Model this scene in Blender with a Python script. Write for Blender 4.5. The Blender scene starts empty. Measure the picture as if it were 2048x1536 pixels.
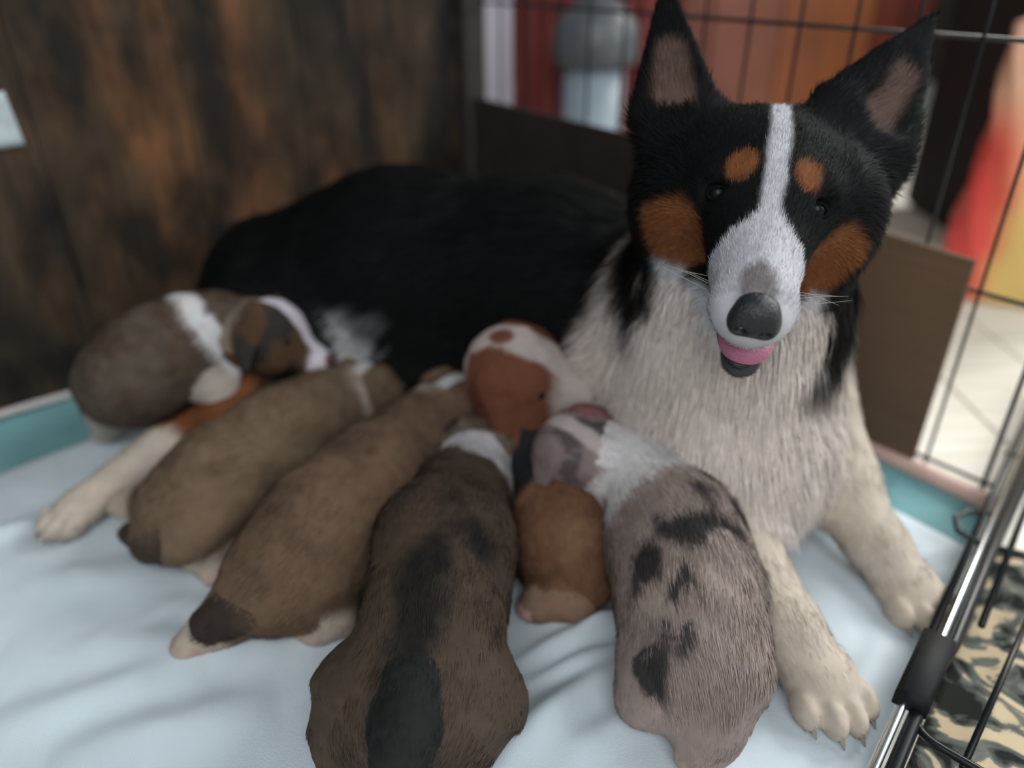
import bpy, math
import numpy as np
from mathutils import Vector, Matrix

# ------------------------------------------------------------------ camera, world, lights
SC = bpy.context.scene
TH = math.radians(29.5); FPX = 1540.0; CAMZ = 0.45
cam_data = bpy.data.cameras.new('camera'); cam = bpy.data.objects.new('camera', cam_data)
SC.collection.objects.link(cam); SC.camera = cam
cam.location = (0, 0, CAMZ); cam.rotation_euler = (math.pi/2 - TH, 0, 0)
cam_data.sensor_width = 36.0; cam_data.lens = 36.0*FPX/2048.0
cam_data.clip_start = 0.01
cam_data.dof.use_dof = True; cam_data.dof.focus_distance = 0.455; cam_data.dof.aperture_fstop = 2.1
SC.view_settings.view_transform = 'Standard'; SC.view_settings.look = 'None'
SC.view_settings.gamma = 1.0; SC.view_settings.exposure = 0.42; SC.view_settings.use_curve_mapping = False

w = bpy.data.worlds.new('room_light'); SC.world = w; w.use_nodes = True
w.node_tree.nodes['Background'].inputs[0].default_value = (0.80, 0.95, 1.0, 1)
w.node_tree.nodes['Background'].inputs[1].default_value = 0.17

def area(name, loc, target, size, power, col):
    l = bpy.data.lights.new(name, 'AREA'); l.shape = 'RECTANGLE'; l.size, l.size_y = size
    l.energy = power; l.color = col
    o = bpy.data.objects.new(name, l); SC.collection.objects.link(o); o.location = loc
    o.rotation_euler = (Vector(target)-Vector(loc)).to_track_quat('-Z', 'Y').to_euler()
    return o
area('window_daylight', (1.85, 0.35, 1.35), (0.15, 0.6, 0.0), (1.1, 1.2), 15.0, (0.93, 0.98, 1.0))
area('added_floor_light', (2.0, 1.9, 1.5), (.72, .95, 0), (.9, 1.2), 8.5, (1.0, .98, .94)).data.spread = math.radians(70)  # added light without a known source, brightens the outer floor and bag
area('front_fill_light', (-0.1, -1.35, 1.75), (0.08, 0.55, 0.1), (2.0, 1.5), 27.0, (0.98, 0.985, 1.0))  # added frontal fill from behind the camera, lifts chest and puppies

# ------------------------------------------------------------------ coordinates
C0 = np.array([0, 0, CAMZ])
FW = np.array([0, math.cos(TH), -math.sin(TH)]); RT = np.array([1., 0, 0]); DN = np.array([0, -math.sin(TH), -math.cos(TH)])
def P(x, y, z):                      # point of the place at height z
    d = FW + RT*(x-1024)/FPX + DN*(y-768)/FPX
    return C0 + d*((z-CAMZ)/d[2])
def D(x, y, zc):                     # point of the place at a depth
    return C0 + zc*(FW + RT*(x-1024)/FPX + DN*(y-768)/FPX)
E1 = np.array([.75, .66, 0]); E1 /= np.linalg.norm(E1)
E2 = np.array([E1[1], -E1[0], 0]); CB = np.array([-.06, 1.15, 0]); UZ = np.array([0, 0, 1.])
def B(s, t, z=0): return CB + E2*s - E1*t + UZ*z       # crate frame: s along the wire back side, t along the wooden side
rng = np.random.default_rng(7)
def nrm(v): v = np.asarray(v, float); return v/np.maximum(np.linalg.norm(v, axis=-1, keepdims=True), 1e-9)
def lin(r, g, b):
    f = lambda c: ((c/255+.055)/1.055)**2.4 if c > 10 else c/255/12.92
    return np.array([f(r), f(g), f(b)])

# ------------------------------------------------------------------ noise
_perm = np.random.default_rng(3).random(65536).astype(np.float32)
def vnoise(p):
    p = np.asarray(p); i = np.floor(p).astype(np.int64); f = p-i; f = f*f*(3-2*f); r = 0
    for dx in (0, 1):
        for dy in (0, 1):
            for dz in (0, 1):
                h = ((i[..., 0]+dx)*73856093 ^ (i[..., 1]+dy)*19349663 ^ (i[..., 2]+dz)*83492791) & 65535
                wgt = (f[..., 0] if dx else 1-f[..., 0])*(f[..., 1] if dy else 1-f[..., 1])*(f[..., 2] if dz else 1-f[..., 2])
                r = r + wgt*_perm[h]
    return r
def fbm(p, scale, oct=3, seed=0):
    p = np.asarray(p)*scale + seed*17.3; r = 0; a = .5; tot = 0
    for _ in range(oct):
        r = r + a*vnoise(p); tot += a; p = p*2.03 + 5.1; a *= .5
    return r/tot
def sst(a, b, x): t = np.clip((x-a)/(b-a), 0, 1); return t*t*(3-2*t)
def mixc(c, col, m): return c*(1-m[:, None]) + np.asarray(col)[None, :]*m[:, None]

# ------------------------------------------------------------------ materials
def nodes(name):
    m = bpy.data.materials.new(name); m.use_nodes = True
    nt = m.node_tree; return m, nt, nt.nodes['Principled BSDF']
def plain(name, col, rough=.6, metal=0, spec=.5, var=.0, scale=20, bump=0, bscale=200):
    m, nt, b = nodes(name)
    b.inputs['Roughness'].default_value = rough; b.inputs['Metallic'].default_value = metal
    b.inputs['Specular IOR Level'].default_value = spec
    b.inputs['Base Color'].default_value = (*col, 1)
    if var:
        tc = nt.nodes.new('ShaderNodeTexCoord'); n = nt.nodes.new('ShaderNodeTexNoise'); n.inputs['Scale'].default_value = scale; n.inputs['Detail'].default_value = 5
        r = nt.nodes.new('ShaderNodeValToRGB'); r.color_ramp.elements[0].position = .3; r.color_ramp.elements[1].position = .7
        r.color_ramp.elements[0].color = (*[c*(1-var) for c in col], 1); r.color_ramp.elements[1].color = (*[min(1, c*(1+var)) for c in col], 1)
        nt.links.new(tc.outputs['Object'], n.inputs['Vector']); nt.links.new(n.outputs['Fac'], r.inputs[0]); nt.links.new(r.outputs[0], b.inputs['Base Color'])
    if bump:
        tc = nt.nodes.new('ShaderNodeTexCoord'); n = nt.nodes.new('ShaderNodeTexNoise'); n.inputs['Scale'].default_value = bscale
        bp = nt.nodes.new('ShaderNodeBump'); bp.inputs['Strength'].default_value = bump; bp.inputs['Distance'].default_value = .002
        nt.links.new(tc.outputs['Object'], n.inputs['Vector']); nt.links.new(n.outputs['Fac'], bp.inputs['Height']); nt.links.new(bp.outputs[0], b.inputs['Normal'])
    return m
def coat_material(name, use_normal):
    m, nt, b = nodes(name)
    a = nt.nodes.new('ShaderNodeAttribute'); a.attribute_name = 'coat'
    tc = nt.nodes.new('ShaderNodeTexCoord'); n = nt.nodes.new('ShaderNodeTexNoise'); n.inputs['Scale'].default_value = 140; n.inputs['Detail'].default_value = 3
    mr = nt.nodes.new('ShaderNodeMapRange'); mr.inputs[3].default_value = .82; mr.inputs[4].default_value = 1.18
    mx = nt.nodes.new('ShaderNodeVectorMath'); mx.operation = 'SCALE'
    L = nt.links.new
    L(tc.outputs['Object'], n.inputs['Vector']); L(n.outputs['Fac'], mr.inputs[0]); L(a.outputs['Color'], mx.inputs[0]); L(mr.outputs[0], mx.inputs['Scale'])
    L(mx.outputs[0], b.inputs['Base Color'])
    b.inputs['Roughness'].default_value = .75; b.inputs['Specular IOR Level'].default_value = .12
    if use_normal:
        s = nt.nodes.new('ShaderNodeAttribute'); s.attribute_name = 'skin_normal'
        L(s.outputs['Vector'], b.inputs['Normal'])
    return m
M_COAT = coat_material('coat_skin', False); M_FUR = coat_material('coat_hair', True)
M_NOSE = plain('nose_leather', (.012, .014, .016), .38, bump=.4, bscale=900)
M_PNOSE = plain('puppy_nose', (.10, .045, .05), .5, bump=.3, bscale=900)
M_EYE = plain('eye', (.006, .0045, .004), .30, spec=.25)
M_LID = plain('eyelid', (.004, .004, .004), .9, spec=.1)
M_TONGUE = plain('tongue', (.46, .15, .25), .35, var=.12, scale=60, bump=.3, bscale=700)
M_LIP = plain('lip', (.012, .012, .013), .4)
M_NAIL = plain('claw', (.32, .27, .21), .4, var=.2)
M_WHISK = plain('whisker', (.42, .38, .34), .6)
M_WIRE = plain('black_wire', (.008, .009, .010), .34, metal=0, spec=.3)
M_STEEL = plain('bare_steel', (.62, .66, .68), .25, metal=1)

# ------------------------------------------------------------------ objects
def link(o, parent=None):
    SC.collection.objects.link(o)
    if parent is not None: o.parent = parent; o.matrix_parent_inverse = parent.matrix_world.inverted()
    return o
def tag(o, label=None, cat=None, group=None, kind=None):
    if label: o['label'] = label
    if cat: o['category'] = cat
    if group: o['group'] = group
    if kind: o['kind'] = kind
    return o
def raw_mesh(name, V, Q=None, T=None, smooth=True):
    me = bpy.data.meshes.new(name); V = np.asarray(V, np.float32)
    me.vertices.add(len(V)); me.vertices.foreach_set('co', V.ravel())
    nq = 0 if Q is None else len(Q); n3 = 0 if T is None else len(T)
    li = np.concatenate([np.asarray(a, np.int32).ravel() for a in (Q, T) if a is not None])
    me.loops.add(len(li)); me.loops.foreach_set('vertex_index', li)
    st = np.concatenate([np.arange(nq)*4, nq*4+np.arange(n3)*3]).astype(np.int32)
    me.polygons.add(nq+n3); me.polygons.foreach_set('loop_start', st)
    me.polygons.foreach_set('use_smooth', np.full(nq+n3, smooth))
    me.update(calc_edges=True); return me
def mesh_obj(name, V, faces, mat, parent=None, smooth=True):
    me = bpy.data.meshes.new(name); me.from_pydata([tuple(map(float, v)) for v in V], [], [tuple(map(int, f)) for f in faces]); me.update()
    for p in me.polygons: p.use_smooth = smooth
    me.materials.append(mat); return link(bpy.data.objects.new(name, me), parent)
class MB:
    def __init__(s): s.v = []; s.f = []
    def add(s, V, Fc):
        o = len(s.v); s.v += [np.asarray(v, float) for v in V]; s.f += [tuple(i+o for i in f) for f in Fc]
    def box(s, o, ax, ay, az, bev=.0):        # corner o and three edge vectors, edges chamfered by inset rings
        o, ax, ay, az = [np.asarray(v, float) for v in (o, ax, ay, az)]
        if bev <= 0:
            V = [o, o+ax, o+ax+ay, o+ay, o+az, o+ax+az, o+ax+ay+az, o+ay+az]
            s.add(V, [(0, 3, 2, 1), (4, 5, 6, 7), (0, 1, 5, 4), (1, 2, 6, 5), (2, 3, 7, 6), (3, 0, 4, 7)]); return
        lx, ly, lz = [np.linalg.norm(v) for v in (ax, ay, az)]; ux, uy, uz = ax/lx, ay/ly, az/lz
        def ring(ins, z): return [o+ux*ins+uy*ins+uz*z, o+ux*(lx-ins)+uy*ins+uz*z, o+ux*(lx-ins)+uy*(ly-ins)+uz*z, o+ux*ins+uy*(ly-ins)+uz*z]
        V = ring(bev, 0)+ring(0, bev)+ring(0, lz-bev)+ring(bev, lz)
        Fc = [(3, 2, 1, 0), (12, 13, 14, 15)]
        for r in range(3):
            for i in range(4): j = (i+1) % 4; Fc.append((r*4+i, r*4+j, r*4+4+j, r*4+4+i))
        s.add(V, Fc)
    def tube(s, pts, r, n=8, cap=True):
        pts = [np.asarray(p, float) for p in pts]; m = len(pts); rr = r if hasattr(r, '__len__') else [r]*m
        V = []; ref = None
        for i, p in enumerate(pts):
            d = nrm(pts[min(i+1, m-1)]-pts[max(i-1, 0)])
            if ref is None: ref = np.array([0, 0, 1.]) if abs(d[2]) < .9 else np.array([1., 0, 0])
            u = nrm(np.cross(d, ref)); v = np.cross(u, d); ref = v
            for k in range(n): a = 2*math.pi*k/n; V.append(p+(u*math.cos(a)+v*math.sin(a))*rr[i])
        Fc = []
        for i in range(m-1):
            for k in range(n): j = (k+1) % n; Fc.append((i*n+k, i*n+j, i*n+n+j, i*n+n+k))
        if cap: Fc.append(tuple(range(n-1, -1, -1))); Fc.append(tuple((m-1)*n+k for k in range(n)))
        s.add(V, Fc)
    def ell(s, c, ax, n=16, m=10):            # ellipsoid from three semi-axis vectors
        c = np.asarray(c, float); ax = [np.asarray(a, float) for a in ax]; V = [c+ax[2]]
        for i in range(1, m):
            th = math.pi*i/m
            for k in range(n): a = 2*math.pi*k/n; V.append(c+ax[0]*math.sin(th)*math.cos(a)+ax[1]*math.sin(th)*math.sin(a)+ax[2]*math.cos(th))
        V.append(c-ax[2]); Fc = []
        for k in range(n): Fc.append((0, 1+k, 1+(k+1) % n)); Fc.append((len(V)-1, 1+(m-2)*n+(k+1) % n, 1+(m-2)*n+k))
        for i in range(m-2):
            for k in range(n): j = (k+1) % n; Fc.append((1+i*n+k, 1+(i+1)*n+k, 1+(i+1)*n+j, 1+i*n+j))
        s.add(V, Fc)
    def build(s, name, mat, parent=None, smooth=True): return mesh_obj(name, s.v, s.f, mat, parent, smooth)

# ------------------------------------------------------------------ bodies: blended distance fields turned into one surface
class Prim: pass
class Body:
    def __init__(s): s.p = []
    def cone(s, a, b, ra, rb, k=.02, flow=None, tag='', flat=None, ff=1.0, sub=False):
        q = Prim(); q.t = 'c'; q.a, q.b = np.asarray(a, float), np.asarray(b, float); q.ra, q.rb, q.k, q.tag, q.sub = ra, rb, k, tag, sub
        q.flat = None if flat is None else nrm(flat); q.ff = ff
        q.flow = nrm(q.b-q.a) if flow is None else nrm(flow)
        r = max(ra, rb); q.lo = np.minimum(q.a, q.b)-r; q.hi = np.maximum(q.a, q.b)+r; s.p.append(q); return q
    def ell(s, c, axes, k=.02, flow=(0, 0, -1), tag='', sub=False):   # axes: three semi-axis vectors
        q = Prim(); q.t = 'e'; q.c = np.asarray(c, float); A = np.array(axes, float); q.r = np.linalg.norm(A, axis=1); q.R = A/q.r[:, None]
        q.k, q.tag, q.sub, q.flow = k, tag, sub, nrm(flow); e = np.sqrt((A**2).sum(0)); q.lo = q.c-e; q.hi = q.c+e; s.p.append(q); return q
    @staticmethod
    def dist(q, X):
        if q.t == 'e':
            l = (X-q.c)@q.R.T; n0 = np.linalg.norm(l/q.r, axis=-1); n1 = np.linalg.norm(l/(q.r**2), axis=-1)
            return n0*(n0-1)/np.maximum(n1, 1e-6)
        ab = q.b-q.a; pa = X-q.a
        if q.flat is not None:
            pa = pa + (pa@q.flat)[..., None]*q.flat*(q.ff-1)
        h = np.clip((pa@ab)/max(ab@ab, 1e-9), 0, 1)
        d = np.linalg.norm(pa-h[..., None]*ab, axis=-1)-(q.ra+(q.rb-q.ra)*h)
        return d if q.flat is None else d*.75
    def mesh(s, h):
        lo = np.min([q.lo for q in s.p if not q.sub], 0)-.02; hi = np.max([q.hi for q in s.p if not q.sub], 0)+.02
        n = np.ceil((hi-lo)/h).astype(int)+1
        ax = [(lo[i]+h*np.arange(n[i])).astype(np.float32) for i in range(3)]
        Fd = np.full(n, .5, np.float32)
        for q in s.p:
            m = q.k+.012; i0 = np.clip(np.floor((q.lo-m-lo)/h).astype(int), 0, n); i1 = np.clip(np.ceil((q.hi+m-lo)/h).astype(int)+1, 0, n)
            sl = tuple(slice(i0[i], i1[i]) for i in range(3))
            X = np.stack(np.meshgrid(*[ax[i][sl[i]] for i in range(3)], indexing='ij'), -1)
            d = s.dist(q, X); f = Fd[sl]
            if q.sub: d = -d; hh = np.maximum(q.k-np.abs(f-d), 0)/q.k; Fd[sl] = np.maximum(f, d)+hh*hh*q.k*.25
            else: hh = np.maximum(q.k-np.abs(f-d), 0)/q.k; Fd[sl] = np.minimum(f, d)-hh*hh*q.k*.25
        ins = Fd < 0
        # surface nets
        c = ins[:-1, :-1, :-1].astype(np.int8)*0
        for dx in (0, 1):
            for dy in (0, 1):
                for dz in (0, 1): c = c + ins[dx:n[0]-1+dx, dy:n[1]-1+dy, dz:n[2]-1+dz]
        act = (c > 0) & (c < 8); idx = np.argwhere(act); vid = np.full(act.shape, -1, np.int32); vid[act] = np.arange(len(idx))
        acc = np.zeros((len(idx), 3)); cnt = np.zeros(len(idx))
        cor = [(x, y, z) for x in (0, 1) for y in (0, 1) for z in (0, 1)]
        for i, a in enumerate(cor):
            for b in cor[i+1:]:
                if sum(abs(a[j]-b[j]) for j in range(3)) != 1: continue
                fa = Fd[idx[:, 0]+a[0], idx[:, 1]+a[1], idx[:, 2]+a[2]]; fb = Fd[idx[:, 0]+b[0], idx[:, 1]+b[1], idx[:, 2]+b[2]]
                x = (fa < 0) != (fb < 0); t = np.where(x, fa/np.where(x, fa-fb, 1), 0)[:, None]
                acc += np.where(x[:, None], np.array(a)+t*(np.array(b)-np.array(a)), 0); cnt += x
        V = lo + h*(idx+acc/np.maximum(cnt, 1)[:, None])
        Q = []
        for axn in range(3):
            u, v = [(1, 2), (2, 0), (0, 1)][axn]
            s0 = [slice(1, -1)]*3; s1 = [slice(1, -1)]*3; s0[axn] = slice(0, -1); s1[axn] = slice(1, None)
            a, b = ins[tuple(s0)], ins[tuple(s1)]; off = np.ones(3, int); off[axn] = 0
            for flip, msk in ((False, a & ~b), (True, b & ~a)):
                g = np.argwhere(msk)+off
                du = np.zeros(3, int); du[u] = 1; dv = np.zeros(3, int); dv[v] = 1
                qd = [g-du-dv, g-dv, g, g-du]; qd = np.stack([vid[x[:, 0], x[:, 1], x[:, 2]] for x in qd], 1)
                Q.append(qd[:, ::-1] if flip else qd)
        Q = np.concatenate(Q)
        for _ in range(2):                      # light relaxation
            sm = np.zeros_like(V); ct = np.zeros(len(V))
            for i in range(4):
                np.add.at(sm, Q[:, i], V[Q[:, (i+1) % 4]]); np.add.at(ct, Q[:, i], 1)
            V = V*.5 + .5*sm/np.maximum(ct, 1)[:, None]
        N = np.zeros_like(V); fn = np.cross(V[Q[:, 2]]-V[Q[:, 0]], V[Q[:, 3]]-V[Q[:, 1]])
        for i in range(4): np.add.at(N, Q[:, i], fn)
        return V, Q, nrm(N)
    def weights(s, V):
        d = np.stack([s.dist(q, V) for q in s.p if not q.sub], 1); return d
    def flow(s, V):
        d = s.weights(V); wt = np.exp(-np.maximum(d-d.min(1, keepdims=True), 0)/.012)
        f = wt@np.array([q.flow for q in s.p if not q.sub]); tags = [q.tag for q in s.p if not q.sub]
        return nrm(f), np.array(tags)[d.argmin(1)]

def set_attr(me, name, data, typ, prop):
    a = me.attributes.new(name, typ, 'POINT'); a.data.foreach_set(prop, np.ascontiguousarray(data, np.float32).ravel())
def body_obj(name, V, Q, col, parent=None):
    me = raw_mesh(name, V, Q); me.materials.append(M_COAT)
    set_attr(me, 'coat', np.concatenate([np.clip(col, 0, 1), np.ones((len(V), 1))], 1), 'FLOAT_COLOR', 'color')
    return link(bpy.data.objects.new(name, me), parent)
def fur_obj(V, Q, N, col, flow, length, dens, count, parent, width=.0005, lift=.45, droop=0., jit=.25, clump=.35, name='fur', cvar=.22, nvar=.4):
    T = np.concatenate([Q[:, [0, 1, 2]], Q[:, [0, 2, 3]]])
    ar = np.linalg.norm(np.cross(V[T[:, 1]]-V[T[:, 0]], V[T[:, 2]]-V[T[:, 0]]), axis=1)*dens[T].mean(1)
    ti = rng.choice(len(T), count, p=ar/ar.sum()); r1 = np.sqrt(rng.random(count)); r2 = rng.random(count)
    bw = np.stack([1-r1, r1*(1-r2), r1*r2], 1)
    def S(A): return np.einsum('nk,nkc->nc', bw, A[T[ti]]) if A.ndim == 2 else (bw*A[T[ti]]).sum(1)
    p0 = S(V); n0 = nrm(S(N)); f0 = S(flow); c0 = S(col); L = S(length)*(.65+.6*rng.random(count))
    # clumps: a slow noise bends neighbouring hairs the same way
    cl = np.stack([fbm(p0, 45, 2, 11), fbm(p0, 45, 2, 23), fbm(p0, 45, 2, 37)], 1)-.5
    ft = nrm(f0-n0*(f0*n0).sum(1, keepdims=True))
    dr = np.zeros(3); dr[2] = -droop
    d1 = nrm(ft*(1-lift)+n0*lift+cl*clump*2+rng.normal(0, jit*.5, (count, 3))+dr*.4)
    d2 = nrm(d1*.55+ft*.75-n0*.05+cl*clump*1.5+rng.normal(0, jit*.5, (count, 3))+dr)
    # hairs lie on the coat, they do not dive into the body
    k = (d2*n0).sum(1, keepdims=True); d2 = nrm(d2-n0*np.minimum(k+.02, 0))
    p0 = p0-n0*.001; p1 = p0+d1*(L*.45)[:, None]; p2 = p1+d2*(L*.55)[:, None]
    p1[:, 2] = np.maximum(p1[:, 2], .004); p2[:, 2] = np.maximum(p2[:, 2], .003)
    wv = nrm(np.cross(d1, n0)+rng.normal(0, .3, (count, 3)))*(width*(.6+.8*rng.random(count)))[:, None]
    VV = np.stack([p0-wv, p0+wv, p1-wv*.8, p1+wv*.8, p2], 1).reshape(-1, 3)
    o = np.arange(count)[:, None]*5
    me = raw_mesh(name, VV, o+np.array([[0, 1, 3, 2]]), o+np.array([[2, 3, 4]])); me.materials.append(M_FUR)
    cc = c0*(1+(rng.random((count, 1))-.5)*2*cvar)
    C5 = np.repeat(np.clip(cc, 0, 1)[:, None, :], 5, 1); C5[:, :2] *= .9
    set_attr(me, 'coat', np.concatenate([C5.reshape(-1, 3), np.ones((count*5, 1))], 1), 'FLOAT_COLOR', 'color')
    nn = nrm(n0+cl*nvar+rng.normal(0, .12, (count, 3)))
    set_attr(me, 'skin_normal', np.repeat(nn[:, None, :], 5, 1).reshape(-1, 3), 'FLOAT_VECTOR', 'vector')
    ob = link(bpy.data.objects.new(name, me), parent); ob['kind'] = 'stuff'
    return ob

# ================================================================== SETTING
def wood_board_material():
    m, nt, b = nodes('weathered_brown_wood'); L = nt.links.new
    tc = nt.nodes.new('ShaderNodeTexCoord'); oi = nt.nodes.new('ShaderNodeObjectInfo')
    mp = nt.nodes.new('ShaderNodeMapping'); mp.inputs['Scale'].default_value = (11, 11, 2.6); L(tc.outputs['Object'], mp.inputs[0])
    n1 = nt.nodes.new('ShaderNodeTexNoise'); n1.inputs['Scale'].default_value = 1.2; n1.inputs['Detail'].default_value = 6; n1.inputs['Distortion'].default_value = .6
    L(mp.outputs[0], n1.inputs['Vector'])
    r = nt.nodes.new('ShaderNodeValToRGB'); e = r.color_ramp.elements
    e[0].position = .36; e[0].color = (.024, .020, .016, 1); e[1].position = .68; e[1].color = (.21, .098, .040, 1)
    x = e.new(.46); x.color = (.066, .050, .034, 1); x = e.new(.57); x.color = (.105, .064, .033, 1)
    L(n1.outputs['Fac'], r.inputs[0])
    mp2 = nt.nodes.new('ShaderNodeMapping'); mp2.inputs['Scale'].default_value = (120, 120, 6); L(tc.outputs['Object'], mp2.inputs[0])
    n2 = nt.nodes.new('ShaderNodeTexNoise'); n2.inputs['Scale'].default_value = 1; n2.inputs['Detail'].default_value = 4; L(mp2.outputs[0], n2.inputs['Vector'])
    mx = nt.nodes.new('ShaderNodeMix'); mx.data_type = 'RGBA'; mx.blend_type = 'MULTIPLY'; mx.inputs[0].default_value = .55
    L(r.outputs[0], mx.inputs[6]); L(n2.outputs['Fac'], mx.inputs[7]); 
    hs = nt.nodes.new('ShaderNodeHueSaturation'); hs.inputs['Value'].default_value = 0.74; hs.inputs['Saturation'].default_value = .92; L(mx.outputs[2], hs.inputs['Color'])
    mp3 = nt.nodes.new('ShaderNodeMapping'); mp3.inputs['Scale'].default_value = (13, 13, 7); mp3.inputs['Location'].default_value = (3.1, 1.7, .4); L(tc.outputs['Object'], mp3.inputs[0])
    n3 = nt.nodes.new('ShaderNodeTexNoise'); n3.inputs['Scale'].default_value = 1; n3.inputs['Detail'].default_value = 3; n3.inputs['Roughness'].default_value = .6; L(mp3.outputs[0], n3.inputs['Vector'])
    r3 = nt.nodes.new('ShaderNodeValToRGB'); r3.color_ramp.elements[0].position = .40; r3.color_ramp.elements[0].color = (.28, .27, .27, 1); r3.color_ramp.elements[1].position = .62; r3.color_ramp.elements[1].color = (1.7, 1.42, 1.15, 1); L(n3.outputs['Fac'], r3.inputs[0])
    mx3 = nt.nodes.new('ShaderNodeMix'); mx3.data_type = 'RGBA'; mx3.blend_type = 'MULTIPLY'; mx3.inputs[0].default_value = .9; L(hs.outputs[0], mx3.inputs[6]); L(r3.outputs[0], mx3.inputs[7])
    L(mx3.outputs[2], b.inputs['Base Color']); b.inputs['Roughness'].default_value = .7; b.inputs['Specular IOR Level'].default_value = .25
    bp = nt.nodes.new('ShaderNodeBump'); bp.inputs['Strength'].default_value = .3; bp.inputs['Distance'].default_value = .002; L(n2.outputs['Fac'], bp.inputs['Height']); L(bp.outputs[0], b.inputs['Normal'])
    return m
M_WOOD = wood_board_material()
# room floor: pale boards
def plank_material():
    m, nt, b = nodes('pale_floor_board'); L = nt.links.new
    tc = nt.nodes.new('ShaderNodeTexCoord'); mp = nt.nodes.new('ShaderNodeMapping'); mp.inputs['Scale'].default_value = (6, 60, 6); L(tc.outputs['Object'], mp.inputs[0])
    n = nt.nodes.new('ShaderNodeTexNoise'); n.inputs['Detail'].default_value = 5; n.inputs['Scale'].default_value = 1.4; L(mp.outputs[0], n.inputs['Vector'])
    r = nt.nodes.new('ShaderNodeValToRGB'); r.color_ramp.elements[0].color = (.66, .62, .52, 1); r.color_ramp.elements[1].color = (.84, .82, .74, 1); r.color_ramp.elements[0].position = .3; r.color_ramp.elements[1].position = .7
    L(n.outputs['Fac'], r.inputs[0]); L(r.outputs[0], b.inputs['Base Color']); b.inputs['Roughness'].default_value = .45
    return m
M_FLOOR = plank_material()
mb = MB(); mb.box((-3, -1.2, -.05), (6.5, 0, 0), (0, 5.2, 0), (0, 0, .035))
fl = tag(mb.build('floor', plain('floor_gap', (.16, .12, .08), .8), smooth=False), 'pale wooden board floor of the room', kind='structure')
bw_ = .125; k = 0
for i in range(26):
    x = -.6+i*bw_
    mb = MB(); mb.box((x+.001, -1.2, -.0155), (bw_-.002, 0, 0), (0, 5.0, 0), (0, 0, .0085), .0015)
    mb.build('floor_board', M_FLOOR, fl, smooth=False)
# room back wall, dark
mb = MB(); mb.box((-3, 3.2, -.01), (6.5, 0, 0), (0, .08, 0), (0, 0, 2.4))
tag(mb.build('wall_back', plain('dark_plaster', (.030, .020, .016), .9, var=.3, scale=3), smooth=False), 'dark brown wall far behind the crate', kind='structure')

# wooden side of the whelping pen: wide upright boards
wl = bpy.data.objects.new('wall_left', None); link(wl); wl.location = B(0, 0)
bpy.context.view_layer.update()
tag(wl, 'weathered brown wooden side panel of the whelping pen', kind='structure')
edges = [0.0, .105, .255, .398, .55, .70, .85, 1.05, 1.25]
for i in range(len(edges)-1):
    t0, t1 = edges[i], edges[i+1]; mb = MB(); pr = [.0, .0006, .0002, .0, .0016, .001, .0005, 0][i]
    mb.box(B(-.022, t1-.0008, -.012), E2*(.022+pr), E1*(t1-t0-.0012), UZ*.80, .0008)
    mb.build('board', M_WOOD, wl, smooth=False)
mb = MB(); mb.box(B(-.02, .018, -.012), E2*.034, E1*.036, UZ*.80, .003)
mb.build('corner_post', plain('dark_post', (.018, .014, .012), .8, var=.3, scale=30), wl, smooth=False)

# paper tag on the board
mb = MB()
a = B(.0035, .556, .328); n_ = 7; pts = []
V = []; Fc = []
for i in range(n_+1):
    for j in range(n_+1):
        u, v = i/n_, j/n_
        V.append(B(.0042+.0012*math.sin(u*3)+.0008*v*v, .566+u*.07-.004*v, .332-.050*v-.002*u))
for i in range(n_):
    for j in range(n_): o = i*(n_+1)+j; Fc.append((o, o+n_+1, o+n_+2, o+1))
o = mesh_obj('paper_tag', V, Fc, plain('paper', (.45, .52, .54), .8, var=.18, scale=45))
o.modifiers.new('thick', 'SOLIDIFY').thickness = .0006
tag(o, 'small pale grey paper tag stuck on the wooden side panel', 'tag')

# teal pad lying on the crate floor with pink hem
def pad_height(s, t):
    return .012*sst(.045, .0, s)+.004*np.exp(-((s-.07)/.02)**2)*np.sin(t*9)**2 + .007*sst(.05, 0, t)
ns, ntt = 60, 90; ss = np.linspace(.004, .775, ns); tt = np.linspace(.006, 1.3, ntt)
Sg, Tg = np.meshgrid(ss, tt, indexing='ij'); H = pad_height(Sg, Tg)-.004
V = (CB + Sg[..., None]*E2 - Tg[..., None]*E1 + H[..., None]*UZ).reshape(-1, 3)
Fc = [(i*ntt+j, i*ntt+j+1, (i+1)*ntt+j+1, (i+1)*ntt+j) for i in range(ns-1) for j in range(ntt-1)]
pad = mesh_obj('bed_pad', V, Fc, plain('teal_cloth', (.17, .36, .38), .85, var=.12, scale=12, bump=.3, bscale=500))
pad.modifiers.new('thick', 'SOLIDIFY').thickness = .004; pad.modifiers['thick'].offset = -1
tag(pad, 'teal bed pad under the white sheet along the pen walls', 'pad')
M_HEM = plain('pink_hem', (.62, .42, .36), .85, var=.08, scale=30, bump=.3, bscale=500)
mb = MB(); mb.tube([B(.008, t, .0115+.001*math.sin(t*31)) for t in np.linspace(.03, 1.28, 60)], .0045, 8); mb.build('hem', plain('pale_hem', (.60, .55, .54), .85, var=.08, scale=30), pad)
mb = MB(); mb.tube([B(s, .013+.003*math.sin(s*17), .006) for s in np.linspace(.03, .775, 50)], .0085, 8); mb.build('hem', M_HEM, pad)

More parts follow.
